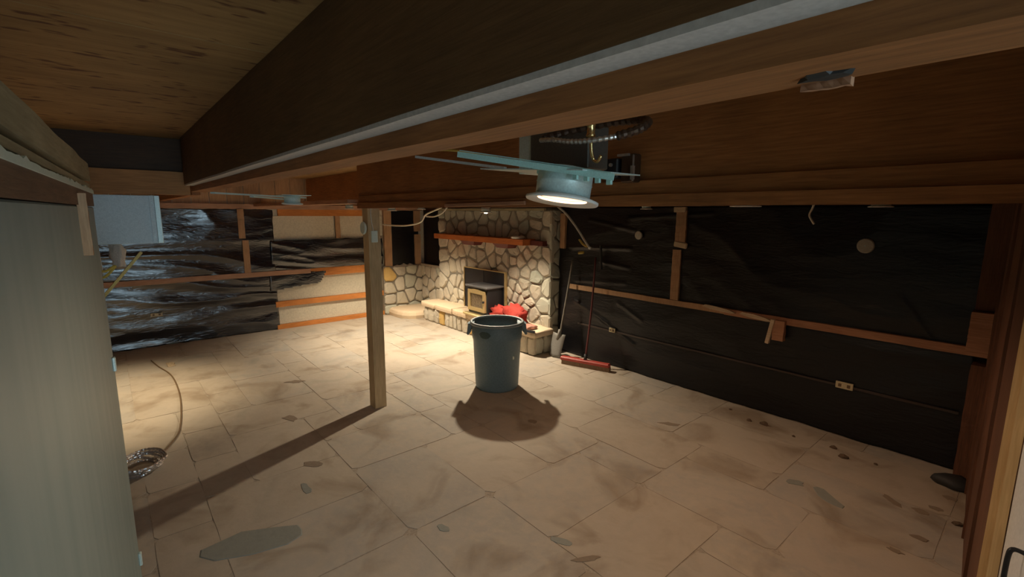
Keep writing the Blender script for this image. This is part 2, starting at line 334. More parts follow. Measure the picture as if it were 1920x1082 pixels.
board(wl,'stud',(X-.02,X+.04,3.98,4.13,.93,1.985),'pinkZ','Z',10); board(wl,'stud',(X-.02,X+.05,4.62,4.75,.93,1.52),'pinkZ','Z',11); board(wl,'stud',(X-.02,X+.05,4.62,4.75,1.58,1.985),'pinkZ','Z',12)
# beige boards between battens
for (y0,y1,z0,z1) in ((2.05,3.07,1.48,1.88),(3.17,3.97,1.48,1.88),(2.05,3.97,.465,.85),(2.05,3.97,.07,.375)):
    link('insulation_board',B(X-.045,X-.025,y0,y1,z0,z1,bev=.003),'plaster',wl)
# right wall woodwork
Y=4.83
board(wr,'girt',(-4.37,-2.2,Y-.05,Y+.03,.93,.992),'pinkZ','X',20,label='tan girt nearest the fireplace'); board(wr,'girt',(-2.2,-.34,Y-.05,Y+.03,.925,.99),'pinkX','X',21)
board(wr,'stud',(-2.83,-2.73,Y-.045,Y+.02,.995,1.56),'pinkZ','Z',22); board(wr,'stud',(-2.81,-2.69,Y-.045,Y+.02,1.64,1.99),'pinkZ','Z',23)
board(wr,'stud',(-4.56,-4.47,Y-.05,Y+.02,1.47,1.95),'pinkZ','Z',24)
link('stud_block',B(-2.84,-2.70,Y-.06,Y+.0,1.97,2.03,bev=.006),'pale',wr); link('splinter',B(-2.82,-2.66,Y-.055,Y-.03,1.585,1.65,bev=.01,rot=ry(8)),'pale',wr)
board(wr,'corner_stud',(-.36,-.22,Y-.10,Y+.03,1.28,2.05),'red','Z',25); board(wr,'corner_stud',(-.37,-.20,Y-.16,Y-.02,.95,1.27),'pinkX','Z',26); board(wr,'corner_stud',(-.33,-.24,Y-.14,Y,.0,.88),'red','Z',27)
board(wr,'top_plate',(-8.4,.3,Y-.03,Y+.04,2.04,2.12),'beam','X',28)
# near wall seen edge-on at the right, its jamb and the white door
nw=st(link('wall_front',B(-.148,.03,2.25,4.86,0,2.45,rot=rz(4.9),piv=(-.148,3.5,1)),'red'))
for y,z0,z1 in ((4.45,0,2.3),(3.8,0,2.3),(3.0,0,2.3)):
    x=-.148-(y-3.5)*.086; board(nw,'stud',(x-.012,x+.03,y,y+.09,z0,z1),'red','Z',int(y*10))
d1=thing('door_frame',(-.03,2.1,0),'amber wooden door trim beside the white door at right edge','door frame')
link('casing',rough_board(-.050,-.026,2.06,2.16,0,2.3,axis='Z',amp=.001),'amber',d1); link('stop_strip',rough_board(-.030,-.006,2.03,2.10,0,2.3,axis='Z',amp=.001,seed=3),'amber',d1)
dr=st(link('door_1',B(-.004,.036,1.28,2.03,.01,2.2,bev=.003,rot=rz(4.6),piv=(0,2.03,0)),plain('bright white door paint',(.9,.92,.92),.4,bmp=.02)))
bm=new(); tube(bm,[(.034,1.60,1.15),(.012,1.59,1.155),(.006,1.585,1.13),(.006,1.58,1.04),(.006,1.59,.98),(.034,1.60,.975)],.0055,8,5); link('door_handle',bm,'blackm',dr,smooth=True)
for z in (1.62,1.42): link('screw_plate',capped((.018,1.72,z),[(.011,-.006),(.011,.002),(.006,.004)],12,ry(-90)),'steel',dr)
# grey partition at the left
ang=-2.32
def PB(x0,x1,t0,t1,z0,z1,**k): return box(new(),x0,x1,-.031-t1,-.031-t0,z0,z1,rot=rz(ang),piv=(-2.6,-.031,0),**k)
wp=st(link('wall_partition',PB(-2.6,-.2,0,.12,0,1.964,bev=.004),'greywall'))
link('header_board',PB(-2.58,-.2,-.004,.10,1.966,2.018),'red',wp); M['hdr']=wood('brown header',(.14,.075,.04),(.24,.14,.08),'X'); hb=[c for c in C.objects if c.name.startswith('header_board')][0]; hb.data.materials[0]=M['hdr']
bm=new(); q=random.Random(5)
pts=[(-2.58+i*.03,2.022,2.025+.010*abs(noise.noise(Vector((i*.45,3,0))))*2+q.uniform(0,.004)) for i in range(79)]
for i in range(len(pts)-1):
    (xa,la,ha),(xb,lb,hb)=pts[i],pts[i+1]
    vs=[]
    for (x_,z_) in ((xa,la-.006),(xb,lb-.006),(xb,hb),(xa,ha)):
        for t_ in (-.008,.02): vs.append(bm.verts.new(Vector((-2.6,-.031,0))+rz(ang)@Vector((x_+2.6,-t_,z_))))
    for fidx in ((0,2,4,6),(1,3,5,7),(0,1,3,2),(2,3,5,4),(4,5,7,6),(6,7,1,0)): bm.faces.new([vs[k] for k in fidx])
link('torn_wallboard_edge',bm,'plate',wp)
link('framing_board',PB(-2.55,-.2,.0,.04,2.036,2.052),'paleZ',wp); link('framing_recess',PB(-2.55,-.2,.03,.06,2.05,2.08),'darkbeam',wp)
link('top_timber',rough_board(-2.6,-.2,-.10,-.031,2.068,2.135,amp=.003,seed=4),'paleZ',wp)
for v in [c for c in C.objects if c.name.startswith('top_timber')][0].data.vertices:
    w=v.co+WL[wp.name]; w=Vector((-2.6,-.031,0))+rz(ang)@(w-Vector((-2.6,-.031,0))); v.co=w-WL[wp.name]
link('hanging_wood_strip',rough_board(-1.95,-1.91,-.060,-.036,1.815,2.0,axis='Z',n=10,amp=.002),'pinkZ',wp)
for x,z in ((-2.5,1.32),(-2.53,.40)): 
    link('wall_hook',PB(x-.012,x+.012,-.012,0,z-.03,z+.03,bev=.003),'steel',wp)
# ================================================================ CEILING TIMBERS
def beam(name,a,mat,label,seed=0,axis='X',amp=.004,cat='beam',n=40,group=None):
    return tag(link(name,rough_board(*a,axis=axis,seed=seed,amp=amp,n=n),mat),label,cat,group)
near=thing('plywood_header',(-1.9,.49,2.14),'deep dark plywood-faced header nearest the camera with a white painted bottom edge','beam')
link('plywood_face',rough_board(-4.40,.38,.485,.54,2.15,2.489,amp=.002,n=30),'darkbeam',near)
link('white_edge_strip',rough_board(-4.40,.38,.487,.541,2.140,2.150,amp=.0012,n=60),'white',near)
b1=thing('ceiling_joist',(-2.1,.6,2.1),'thick brown joist with orange lit underside just behind the white-edged header','beam')
link('timber',rough_board(-4.62,.38,.543,.648,2.101,2.42,amp=.003,n=60,seed=2),'beam',b1)
KN=1
link('bark_splinter',rough_board(-.225,-.175,.640,.652,2.094,2.104,n=6,amp=.003),'pinkX',b1)
mb=thing('support_beam',(-2,1.93,1.99),'long built-up reddish brown main beam carried by the wooden post','beam')
link('timber',rough_board(-4.50,.38,1.885,1.99,2.03,2.49,amp=.003,n=50,seed=3),'beam',mb)
link('ledger_board',rough_board(-4.42,.38,1.862,1.886,2.036,2.100,amp=.002,n=60,seed=4),'beam',mb)
link('ledger_board',rough_board(-4.42,.38,1.838,1.886,1.985,2.034,amp=.002,n=60,seed=5),'beam',mb)
beam('header_joist',(-4.47,-4.41,-.75,.52,2.07,2.24),'beamY','short header crossing the ceiling bay above the galvanised duct',6,'Y')
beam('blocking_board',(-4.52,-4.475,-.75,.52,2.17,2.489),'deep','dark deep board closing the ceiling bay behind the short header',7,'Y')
beam('trimmer_joist',(-8.38,-4.56,1.80,1.99,2.03,2.07),'pinkX','flat plank running from the far left wall to the post top',8)
beam('ceiling_joist',(-8.38,-4.66,.56,.62,2.08,2.3),'beam','brown joist behind the duct reaching the far left wall',9)
for i,(y,lab) in enumerate(((2.62,'first ceiling joist beyond the main beam, over the blue bin side'),(3.2,'second ceiling joist beyond the main beam'),(3.75,'third ceiling joist beyond the main beam, before the fireplace lamp'),(4.35,'ceiling joist close in front of the stone chimney breast'))):
    beam('ceiling_joist',(-8.38,.38,y,y+.045,2.06,2.488),'beam',lab,10+i)
tag(link('loose_lath',box(new(),-2.86,-2.02,1.818,1.836,1.992,2.016,bev=.004,rot=ry(-.6)),'pinkX'),'short pink wood lath nailed on the main beam left of the hanging lamp','lath')
beam('drip_strip',(-7.5,-4.7,4.60,4.64,1.985,2.02),'paleZ','pale strip along the top of the stone chimney breast',16)
# post
po=thing('wooden_post',(-4.345,1.94,0),'single square pale wooden post standing on the floor under the main beam','post')
link('shaft',rough_board(-4.41,-4.285,1.88,2.0,0,1.985,axis='Z',n=30,amp=.003),'post',po)
link('cover_disc',capped((-4.352,1.868,1.80),[(.0,-.004),(.055,-.004),(.062,.006),(.055,.016)],24,rx(90)),'plate',po)
link('switch_plate',B(-4.286,-4.268,1.905,1.965,1.665,1.775,bev=.003),'plate',po)['label']='pale green switch plate'
bm=new(); tube(bm,[(-4.278,1.91,1.985),(-4.272,1.905,1.93),(-4.272,1.912,1.85),(-4.272,1.925,1.775)],.005,6,5); link('switch_cable',bm,'cable',po)
# ================================================================ STONE FIREPLACE
fp=thing('stone_fireplace',(-6.1,4.7,0),'cream field stone fireplace with raised hearth and orange wooden mantel','fireplace')
FY=4.69
link('chimney_breast',B(-7.53,-4.62,FY-.018,4.868,0,2.02),'mortar',fp)
def fr(ox,oy,s,pts): # photographed stone centres measured on the chimney plane
    return [(ox+x*s[0],oy+y*s[1]) for x,y in pts]
SEEDS=[(-7.43,1.92),(-7.22,1.94),(-7.05,1.92),(-6.85,1.93),(-7.43,1.75),(-7.14,1.69),(-7.01,1.81),(-6.8,1.71),(-6.54,1.88),(-6.49,1.71),(-6.17,1.83),(-6.17,1.67),(-5.91,1.9),(-5.94,1.75),(-5.77,1.74),(-5.61,1.91),(-5.6,1.73),(-5.42,1.83),(-5.24,1.91),(-5.17,1.77),(-4.97,1.81),(-4.95,1.94),(-4.63,1.88),(-5.0,1.63),(-4.66,1.62),(-4.67,1.39),(-4.98,1.46),(-7.38,1.44),(-7.06,1.36),(-6.62,1.37),(-7.36,1.2),(-6.98,1.26),(-6.79,1.29),(-6.47,1.28),(-6.25,1.29),(-6.24,1.44),(-6.01,1.39),(-5.75,1.35),(-5.4,1.38),(-5.09,1.36),(-4.92,1.38),(-7.31,0.94),(-7.06,1.0),(-6.87,1.05),(-6.75,1.07),(-6.52,1.09),(-6.13,1.08),(-5.91,1.22),(-5.77,1.23),(-5.6,1.23),(-5.42,1.24),(-5.25,1.23),(-4.98,1.24),(-4.79,1.21),(-5.69,1.11),(-5.39,1.07),(-5.15,1.08),(-4.92,1.04),(-7.43,0.7),(-7.02,0.75),(-6.91,0.73),(-6.8,0.66),(-7.17,0.55),(-6.97,0.51),(-5.18,0.89),(-5.43,0.83),(-5.3,0.79),(-4.66,0.86),(-4.93,0.83),(-5.49,0.75),(-5.12,0.73),(-5.09,0.67),(-4.73,0.65),(-5.14,0.55),(-4.96,0.45),(-4.69,0.39),(-4.86,0.32),(-5.17,0.45),(-5.34,0.7),(-7.05,0.42),(-7.28,0.48),(-6.82,0.55),(-5.24,0.66),(-5.15,0.31),(-7.23,0.09),(-5.33,0.04),(-4.93,0.1),(-6.67,0.08),(-5.67,0.4),(-6.43,0.89),(-6.02,0.8),(-6.1,0.1),(-6.38,0.37),(-5.85,0.93),(-5.88,0.43),(-5.58,0.2),(-7.45,0.07),(-6.53,0.6),(-5.87,0.16),(-5.65,0.89),(-6.14,0.47),(-7.49,0.41),(-5.87,0.64),(-6.63,0.81),(-6.63,0.37),(-6.3,0.73),(-6.97,0.15),(-4.67,0.13),(-5.43,1.61),(-6.44,1.49),(-6.39,0.05),(-6.32,1.97),(-5.44,0.46),(-5.37,0.26),(-6.92,1.51),(-7.34,0.26),(-5.65,0.63),(-5.23,1.5),(-6.84,0.32)]
cells=voronoi(SEEDS,(-7.54,-4.60,.0,2.0),.011)
for (s,poly) in cells:
    poly=roundpoly(poly)
    if len(poly)<5: continue
    a=[p[0] for p in poly]; b=[p[1] for p in poly]
    if min(a)>-6.62 and max(a)<-5.56 and min(b)>.42 and max(b)<1.02: continue
    if max(b)<.30 and min(a)>-7.4: continue
    mt='rock'
    if s[1]>1.55 and rnd.random()<.75: mt='rockg'  # dim greenish light at the chimney top is painted into these stones
    elif s[0]>-5 and rnd.random()<.25: mt='rockg'
    dep=rnd.uniform(.028,.048)
    if min(a)<-7.52 or max(a)>-4.64: dep=.045
    link('stone',stone_bm(poly,lambda u,v,h:Vector((u,FY-h,v)),dep,rnd),mt,fp)
# right reveal stones, teal light put into their colour
for (s,poly) in voronoi(filler([],(4.66,4.86,.05,1.98),.17,300),(4.655,4.865,0,2.0),.010):
    poly=roundpoly(poly)
    if len(poly)>4: link('stone',stone_bm(poly,lambda u,v,h:Vector((-4.62+h,u,v)),.02,rnd),'rockg',fp)
# hearth: core, capstones, upright front stones
hc=link('hearth_core',B(-7.45,-4.62,4.34,FY-.002,0,.27),'mortar',fp)
def irregular_slab(x0,x1,y0,y1,z0,z1,seed):
    q=random.Random(seed); bm=new(); pts=[]
    for (a,b,c,d_) in ((x0,y0,x1,y0),(x1,y0,x1,y1),(x1,y1,x0,y1),(x0,y1,x0,y0)):
        L=math.hypot(c-a,d_-b)
        for t in (.06,.36,.66,.94): pts.append((a+(c-a)*t+q.uniform(-.012,.012)*(b==y0==d_ or 1),b+(d_-b)*t+q.uniform(-.012,.012)))
    n=len(pts); cx,cy=(x0+x1)/2,(y0+y1)/2
    R_=[[bm.verts.new((cx+(p[0]-cx)*k,cy+(p[1]-cy)*k,z+q.uniform(-.003,.003))) for p in pts] for k,z in ((.97,z0),(1,(z0+z1)/2),(.985,z1-.01),(.95,z1))]
    for i in range(3):
        for k in range(n): bm.faces.new((R_[i][k],R_[i][(k+1)%n],R_[i+1][(k+1)%n],R_[i+1][k]))
    bm.faces.new(R_[0]); bm.faces.new(R_[3]); return bm
xs=[-7.62,-7.1,-6.55,-6.1,-5.6,-5.15,-4.52]
for i in range(6): link('capstone',irregular_slab(xs[i]+.006,xs[i+1]-.006,4.26+rnd.uniform(0,.02),FY-.01,.262,.345+rnd.uniform(-.008,.008),i),'rockslab',fp)
x=-7.5; k=0
while x<-4.66:
    w=rnd.uniform(.09,.20); poly=[(x,.0),(x+w-.015,.0),(x+w-.01+rnd.uniform(-.02,.02),.13),(x+w-.015,.255),(x+.0,.255),(x+rnd.uniform(-.01,.01),.12)]
    link('stone',stone_bm(roundpoly(poly,.15),lambda u,v,h:Vector((u,4.34-h,v)),.035,rnd),'rocky' if rnd.random()<.15 else 'rock',fp); x+=w
for (y0,y1,z0,z1) in ((4.33,4.5,0,.26),(4.51,4.67,0,.26)): link('stone',stone_bm(roundpoly([(y0,z0),(y1,z0),(y1,z1),(y0,z1)],.2),lambda u,v,h:Vector((-4.62+h,u,v)),.07,rnd),'rockg',fp)
# rounded apron stone at the left foot
bm=new(); q=random.Random(3); rr=[]
for kk,(sc,z) in enumerate(((1,0),(1.02,.06),(.97,.11),(.85,.135))):
    rr.append([bm.verts.new((-8.12+.50*sc*math.cos(t),4.36+.40*sc*math.sin(t)+.03*math.sin(3*t),z)) for t in [2*math.pi*i/20 for i in range(20)]])
for i in range(3):
    for k in range(20): bm.faces.new((rr[i][k],rr[i][(k+1)%20],rr[i+1][(k+1)%20],rr[i+1][k]))
bm.faces.new(rr[3]); link('apron_stone',bm,'rockslab',fp,smooth=False)
# mantel with corbels
mt=link('mantel',rough_board(-7.30,-4.93,4.42,4.66,1.50,1.582,amp=.004,n=40,seed=31),'mantel',fp)
link('mantel_end',rough_board(-4.93,-4.68,4.56,4.66,1.50,1.566,amp=.004,n=6,seed=33),'darkred',fp)
for (x0,x1) in ((-6.55,-6.15),(-5.68,-5.30)):
    bm=new(); vs=[bm.verts.new(c) for c in ((x0,4.46,1.50),(x1,4.46,1.50),(x1,4.66,1.50),(x0,4.66,1.50),(x0+.06,4.50,1.43),(x1-.06,4.50,1.43),(x1-.06,4.66,1.43),(x0+.06,4.66,1.43))]
    for fi in ((0,1,2,3),(4,5,6,7),(0,1,5,4),(1,2,6,5),(2,3,7,6),(3,0,4,7)): bm.faces.new([vs[i] for i in fi])
    link('corbel',bm,'darkred',fp)
# low stone wainscot in the corner
ws=thing('low_stone_wall',(-8.35,4.4,0),'knee-high field stone wall in the far corner left of the fireplace under black plastic','stone wall')
link('wall_core',B(-8.42,-8.345,3.93,4.87,0,.92),'mortar',ws); link('wall_core',B(-8.40,-7.53,4.76,4.868,0,.92),'mortar',ws)
for (s,poly) in voronoi(filler([(4.07,.75),(4.05,.5)],(3.95,4.76,.04,.9),.20,600),(3.93,4.76,0,.92),.011):
    poly=roundpoly(poly)
    if len(poly)>4: o=link('stone',stone_bm(poly,lambda u,v,h:Vector((-8.345+h,u,v)),.035,rnd),'rocky' if s[0]<4.1 and .6<s[1]<.8 else rnd.choice(['rock','rockg','rock']),ws)
for (s,poly) in voronoi(filler([],(-8.3,-7.55,.04,.9),.2,600),(-8.31,-7.55,0,.92),.011):
    poly=roundpoly(poly)
    if len(poly)>4: link('stone',stone_bm(poly,lambda u,v,h:Vector((u,4.76-h,v)),.035,rnd),rnd.choice(['rock','rockg','rock']),ws)
bm=new(); q=random.Random(9)   # ragged mortar crest
ys=[3.95+i*.045 for i in range(19)]
for i in range(18):
    h0=.92+abs(noise.noise(Vector((ys[i]*7,0,0))))*.09; h1=.92+abs(noise.noise(Vector((ys[i+1]*7,0,0))))*.09
    vs=[bm.verts.new(c) for c in ((-8.40,ys[i],.90),(-8.40,ys[i+1],.90),(-8.40,ys[i+1],h1),(-8.40,ys[i],h0),(-8.325,ys[i],.90),(-8.325,ys[i+1],.90),(-8.345,ys[i+1],h1),(-8.345,ys[i],h0))]
    for fi in ((0,1,2,3),(4,5,6,7),(0,1,5,4),(2,3,7,6),(1,2,6,5),(3,0,4,7)): bm.faces.new([vs[k] for k in fi])
box(bm,-8.34,-7.54,4.735,4.80,.90,.945); link('mortar_crest',bm,plain('pale mortar crest',(.36,.31,.25),.95,0,.2,30,.5),ws)
# stove insert
sv=thing('wood_stove_insert',(-5.9,4.4,.34),'black iron wood stove insert with gold framed glass door on the hearth','stove')
link('surround_panel',B(-6.63,-6.10,4.615,4.645,.35,1.03,bev=.003),'blackm',sv); link('surround_panel',B(-6.094,-5.555,4.615,4.645,.35,1.03,bev=.003),'blackm',sv)
link('surround_trim',B(-6.645,-5.54,4.60,4.645,1.03,1.045),'brass',sv); link('surround_trim',B(-5.555,-5.535,4.60,4.645,.35,1.03),'brass',sv); link('surround_trim',B(-6.65,-6.63,4.60,4.645,.35,1.03),'brass',sv)
link('stove_body',B(-6.10,-5.60,4.31,4.62,.36,.80,bev=.008),'blackm',sv)
link('top_plate',B(-6.14,-5.58,4.27,4.62,.80,.83,bev=.006),plain('grey stove top',(.13,.13,.135),.5,.3),sv)
def frame(x0,x1,z0,z1,w,y0,y1):
    bm=new(); box(bm,x0,x0+w,y0,y1,z0,z1); box(bm,x1-w,x1,y0,y1,z0,z1); box(bm,x0+w,x1-w,y0,y1,z0,z0+w); 
    n=8
    for i in range(n):  # gently arched head
        a=x0+w+(x1-x0-2*w)*i/n; b=x0+w+(x1-x0-2*w)*(i+1)/n; h=.015*math.sin(math.pi*(i+.5)/n); box(bm,a,b,y0,y1,z1-w,z1+h)
    return bm
sd=link('stove_door',frame(-6.07,-5.63,.43,.76,.055,4.275,4.31),'brass',sv); link('door_glass',B(-6.02,-5.68,4.295,4.308,.48,.71),'glass',sd)
link('door_knob',capped((-5.645,4.27,.6),[(.006,-.01),(.018,0),(.018,.02)],12,rx(90)),'blackm',sd)
link('ash_lip',B(-6.14,-5.58,4.22,4.315,.352,.385,bev=.006),'brass',sv); link('ash_vent',B(-6.05,-5.66,4.29,4.312,.39,.42),'dark',sv)
# things on mantel and hearth
tag(link('soap_dish',capped((-5.13,4.50,1.583),[(.05,0),(.095,.006),(.10,.03),(.085,.038)],20),'soap'),'small white oval dish on the right half of the mantel','dish')
tag(link('wood_shaving',irregular_slab(-6.35,-6.14,4.46,4.54,1.583,1.60,44),'pinkstone'),'flat pinkish scrap on the left half of the mantel','scrap')
def blob(c,s,seed,amp=.25,sub=3,fq=2.2):
    bm=new(); bmesh.ops.create_icosphere(bm,subdivisions=sub,radius=1)
    for v in bm.verts:
        n_=v.co.normalized(); dd=1+amp*noise.noise(n_*fq+Vector((seed*3.1,seed,0)))+amp*.5*noise.noise(n_*fq*2.6+Vector((seed,0,5)))
        v.co=Vector((c[0]+n_.x*s[0]*dd,c[1]+n_.y*s[1]*dd,max(c[2]-s[2]*.55,c[2]+n_.z*s[2]*dd)))
    return bm
rc=thing('red_jacket',(-5.25,4.46,.35),'crumpled bright red cloth lying on the hearth behind the bin','cloth')
link('fabric_fold',blob((-5.40,4.43,.43),(.24,.12,.13),11,.55,3,3.6),'redc',rc,True); link('fabric_fold',blob((-5.12,4.44,.46),(.26,.12,.15),5,.55,3,3.8),'redc',rc,True); link('fabric_fold',blob((-4.98,4.42,.41),(.09,.09,.09),3,.4),'redc',rc,True)
tag(link('flat_stone',irregular_slab(-5.05,-4.66,4.27,4.48,.352,.392,50),'pinkstone'),'loose flat reddish stone on the right end of the hearth','stone')
bm=new(); tube(bm,[(-5.0,4.26,.345),(-4.8,4.24,.36),(-4.62,4.25,.355),(-4.53,4.30,.352)],.018,7,4); tag(link('iron_bar',bm,'blackm'),'short black iron bar lying along the right hearth edge','tool')
# ================================================================ BIN
BC=(-4.01,3.22)
bn=thing('trash_can',(BC[0],BC[1],0),'large grey-blue plastic trash can standing on the stone floor','trash can')
bm=new(); rg=lathe(bm,(BC[0],BC[1],0),[(.225,.0),(.238,.012),(.243,.04),(.268,.56),(.276,.575),(.279,.60),(.284,.735),(.270,.745),(.262,.58),(.228,.03)],48); bm.faces.new(rg[0]); bm.faces.new(rg[-1][::-1]); link('body',bm,'bin',bn,True)
bm=new(); lathe(bm,(BC[0],BC[1],0),[(.276,.742),(.288,.735),(.300,.738),(.304,.752),(.299,.765),(.284,.768),(.273,.76),(.276,.742)],48); link('rim',bm,'rim',bn,True)
bm=new(); rg=lathe(bm,(BC[0],BC[1],0),[(.2255,.034),(.266,.60),(.271,.742)],40); bm.faces.new(rg[0]); link('lining',bm,'binin',bn,True)
va=math.atan2(-BC[1],-BC[0])   # the direction of the room's doorway
def radial(a,r0,r1,w,z0,z1,bev=.01): return box(new(),r0,r1,-w/2,w/2,z0,z1,bev=bev,rot=Matrix.Rotation(a,3,'Z'),piv=(0,0,0))
for a in (va+R(98),va-R(98)):
    bm=new(); ca,sa=math.cos(a),math.sin(a)
    tan=Vector((-sa,ca,0)); rad=Vector((ca,sa,0)); c0=Vector((BC[0],BC[1],0))
    for s in (-1,1):
        vs=[]
        for (rr_,z) in ((.27,.74),(.315,.735),(.325,.64),(.315,.61),(.275,.69)):
            for w in (.055,.075): vs.append(bm.verts.new(c0+rad*rr_+tan*s*w+Vector((0,0,z))))
        n=5
        for i in range(n): bm.faces.new((vs[2*i],vs[2*((i+1)%n)],vs[2*((i+1)%n)+1],vs[2*i+1]))
        bm.faces.new([vs[2*i] for i in range(n)]); bm.faces.new([vs[2*i+1] for i in range(n)][::-1])
    P=[c0+rad*.318+tan*t+Vector((0,0,.622)) for t in (-.07,-.03,.03,.07)]; tube(bm,P,.016,8,3)
    vs=[bm.verts.new(c0+rad*rr_+tan*t+Vector((0,0,z))) for rr_,z in ((.285,.74),(.33,.73)) for t in (-.07,.07)]; bm.faces.new((vs[0],vs[1],vs[3],vs[2]))
    link('handle',bm,'bin',bn)
a=va-R(28); lb=new(); cols=[]
for k in range(13):
    t=-1+2*k/12; hh=.036*(1-abs(t)**3)+.006; th=a+t*.24; col=[]
    for rr_,z in ((.272,.66-hh),(.2835,.66-hh),(.2865,.66+hh*.8),(.275,.66+hh*.8)): col.append(lb.verts.new((BC[0]+rr_*math.cos(th),BC[1]+rr_*math.sin(th),z)))
    cols.append(col)
for k in range(12):
    for q_ in range(4): lb.faces.new((cols[k][q_],cols[k][(q_+1)%4],cols[k+1][(q_+1)%4],cols[k+1][q_]))
lb.faces.new(cols[0]); lb.faces.new(cols[-1])
o=link('dark_recess_patch',lb,plain('dark handle recess shade',(.05,.09,.09),.5),bn)  # dark patch on the body puts the handle recess's shade into colour
a=va+R(44); lb=B(0,.003,-.012,.012,.37,.43,bev=.001)
for v in lb.verts: v.co=Matrix.Rotation(a,3,'Z')@Vector((.257+v.co.x,v.co.y,v.co.z))+Vector((BC[0],BC[1],0))
link('white_scuff',lb,'plate',bn)
# ================================================================ BROOM, SHOVEL
br=thing('push_broom',(-3.8,4.5,0),'red push broom leaning against the black plastic on the right wall','broom')
rt=rz(17.7)
link('head',box(new(),-4.14,-3.47,4.46,4.54,.05,.10,bev=.012,rot=rt,piv=(-3.8,4.5,0)),'redp',br)
bm=new()
for i in range(44):
    x=-4.12+i*.0149
    for y in (4.475,4.50,4.525): box(bm,x,x+.011,y-.008,y+.008,0,.055,rot=rt,piv=(-3.8,4.5,0))
o=link('bristles',bm,'bristle',br); o['kind']='stuff'
bm=new(); tube(bm,[(-3.80,4.50,.09),(-3.84,4.64,.75),(-3.875,4.73,1.40)],.0125,10,4); link('handle',bm,'dkred',br,True)
bm=new(); tube(bm,[(-3.80,4.50,.09),(-3.805,4.515,.17)],.022,10,2); link('socket',bm,'dark',br,True)
dk=thing('black_pole',(-3.83,4.74,1.28),'short black bar hung on the right wall plastic above the broom handle','tool'); 
bm=new(); tube(bm,[(-3.80,4.755,1.25),(-3.82,4.755,1.55)],.016,8,2); link('bar',bm,'dark',dk)
sh=thing('shovel',(-4.36,4.6,0),'long grey shovel leaning in the gap right of the chimney breast','shovel')
bm=new(); tube(bm,[(-4.33,4.58,.30),(-4.30,4.68,.9),(-4.285,4.75,1.33)],.014,10,4); link('shaft',bm,'shaft',sh,True)
bm=new(); n=8
rows=[]
for i in range(n+1):
    t=i/n; w=.115*(1-.10*t); z=.31*(1-t)+.01; y=4.57-.09*(1-t)*0+ -.10*t*.9; rows.append([bm.verts.new((-4.36+w*(k/4-.5)*2,y+.03*abs(k/4-.5)*2-.0,z)) for k in range(5)]+[bm.verts.new((-4.36+w*(k/4-.5)*2,y+.004+.03*abs(k/4-.5)*2,z)) for k in range(4,-1,-1)])
for i in range(n):
    for k in range(10): bm.faces.new((rows[i][k],rows[i][(k+1)%10],rows[i+1][(k+1)%10],rows[i+1][k]))
bm.faces.new(rows[0]); bm.faces.new(rows[-1]); link('blade',bm,'shov',sh,True)
bm=new(); tube(bm,[(-4.355,4.565,.24),(-4.33,4.58,.38)],.022,10,2); link('socket',bm,'shov',sh,True)
# ================================================================ BLACK PLASTIC
def film(name,fn,u0,u1,v0,v1,nu,nv,amp,su,sv,mat,label,seed,cut=None,ridges=()):
    bm=new(); g=[]
    for i in range(nu+1):
        row=[]
        for j in range(nv+1):
            u=u0+(u1-u0)*i/nu; v=v0+(v1-v0)*j/nv
            e=noise.noise(Vector((u*su*.5,v*sv*.4,seed)))
            w1=1-abs(noise.noise(Vector((u*su+e*.8,v*sv+e*1.5+u*.5,seed+2))))*2.2
            w2=noise.noise(Vector((u*su*2.7,v*sv*2.2,seed+7)))
            w3=noise.noise(Vector((u*2.6+v*1.8,v*9-u*1.5,seed+4))); h=amp*(.75*max(w1,-.5)+.16*w2+.16*w3+.6*e)
            for (a0,b0,a1,b1,ra) in ridges:
                L2=(a1-a0)**2+(b1-b0)**2; tt=max(0,min(1,((u-a0)*(a1-a0)+(v-b0)*(b1-b0))/L2)); dd=math.hypot(u-a0-tt*(a1-a0),v-b0-tt*(b1-b0)); h+=ra*.38*math.exp(-(dd/.022)**2)
            du=dv=0
            if i in(0,nu): du=.015*noise.noise(Vector((v*6,seed,3)))
            if j in(0,nv): dv=.018*noise.noise(Vector((u*6,seed,9)))
            row.append(bm.verts.new(fn(u+du,v+dv,h)))
        g.append(row)
    for i in range(nu):
        for j in range(nv):
            if cut and cut(u0+(u1-u0)*(i+.5)/nu,v0+(v1-v0)*(j+.5)/nv): continue
            bm.faces.new((g[i][j],g[i+1][j],g[i+1][j+1],g[i][j+1]))
    for v in [v for v in bm.verts if not v.link_faces]: bm.verts.remove(v)
    o=link(name,bm,mat,smooth=True); md=o.modifiers.new('thickness','SOLIDIFY'); md.thickness=.002; return tag(o,label,'plastic sheet')
LF=lambda u,v,h: Vector((-8.40+.012+h,u,v))
film('plastic_sheet',LF,-1.95,2.06,.01,1.98,170,150,.024,.8,4.2,'film','shiny wrinkled black plastic on the left wall beside the duct',1)
film('plastic_sheet',lambda u,v,h:LF(u,v,h+.01),2.00,3.94,.985,1.475,90,44,.02,.8,4.5,'film','black plastic band between the beige boards on the left wall',2)
film('plastic_sheet',lambda u,v,h:LF(u,v,h+.02),1.95,2.88,.60,.93,40,24,.018,1.2,4,'film','torn black plastic flap below the left wall girt',3,cut=lambda u,v: v<.66+.10*(u-2) or u>2.72+ (v-.66)*.55)
film('plastic_sheet',lambda u,v,h:LF(u,v,h),4.13,4.72,.93,1.98,24,40,.012,1,3,'film2','black plastic between the studs above the low stone wall',4)
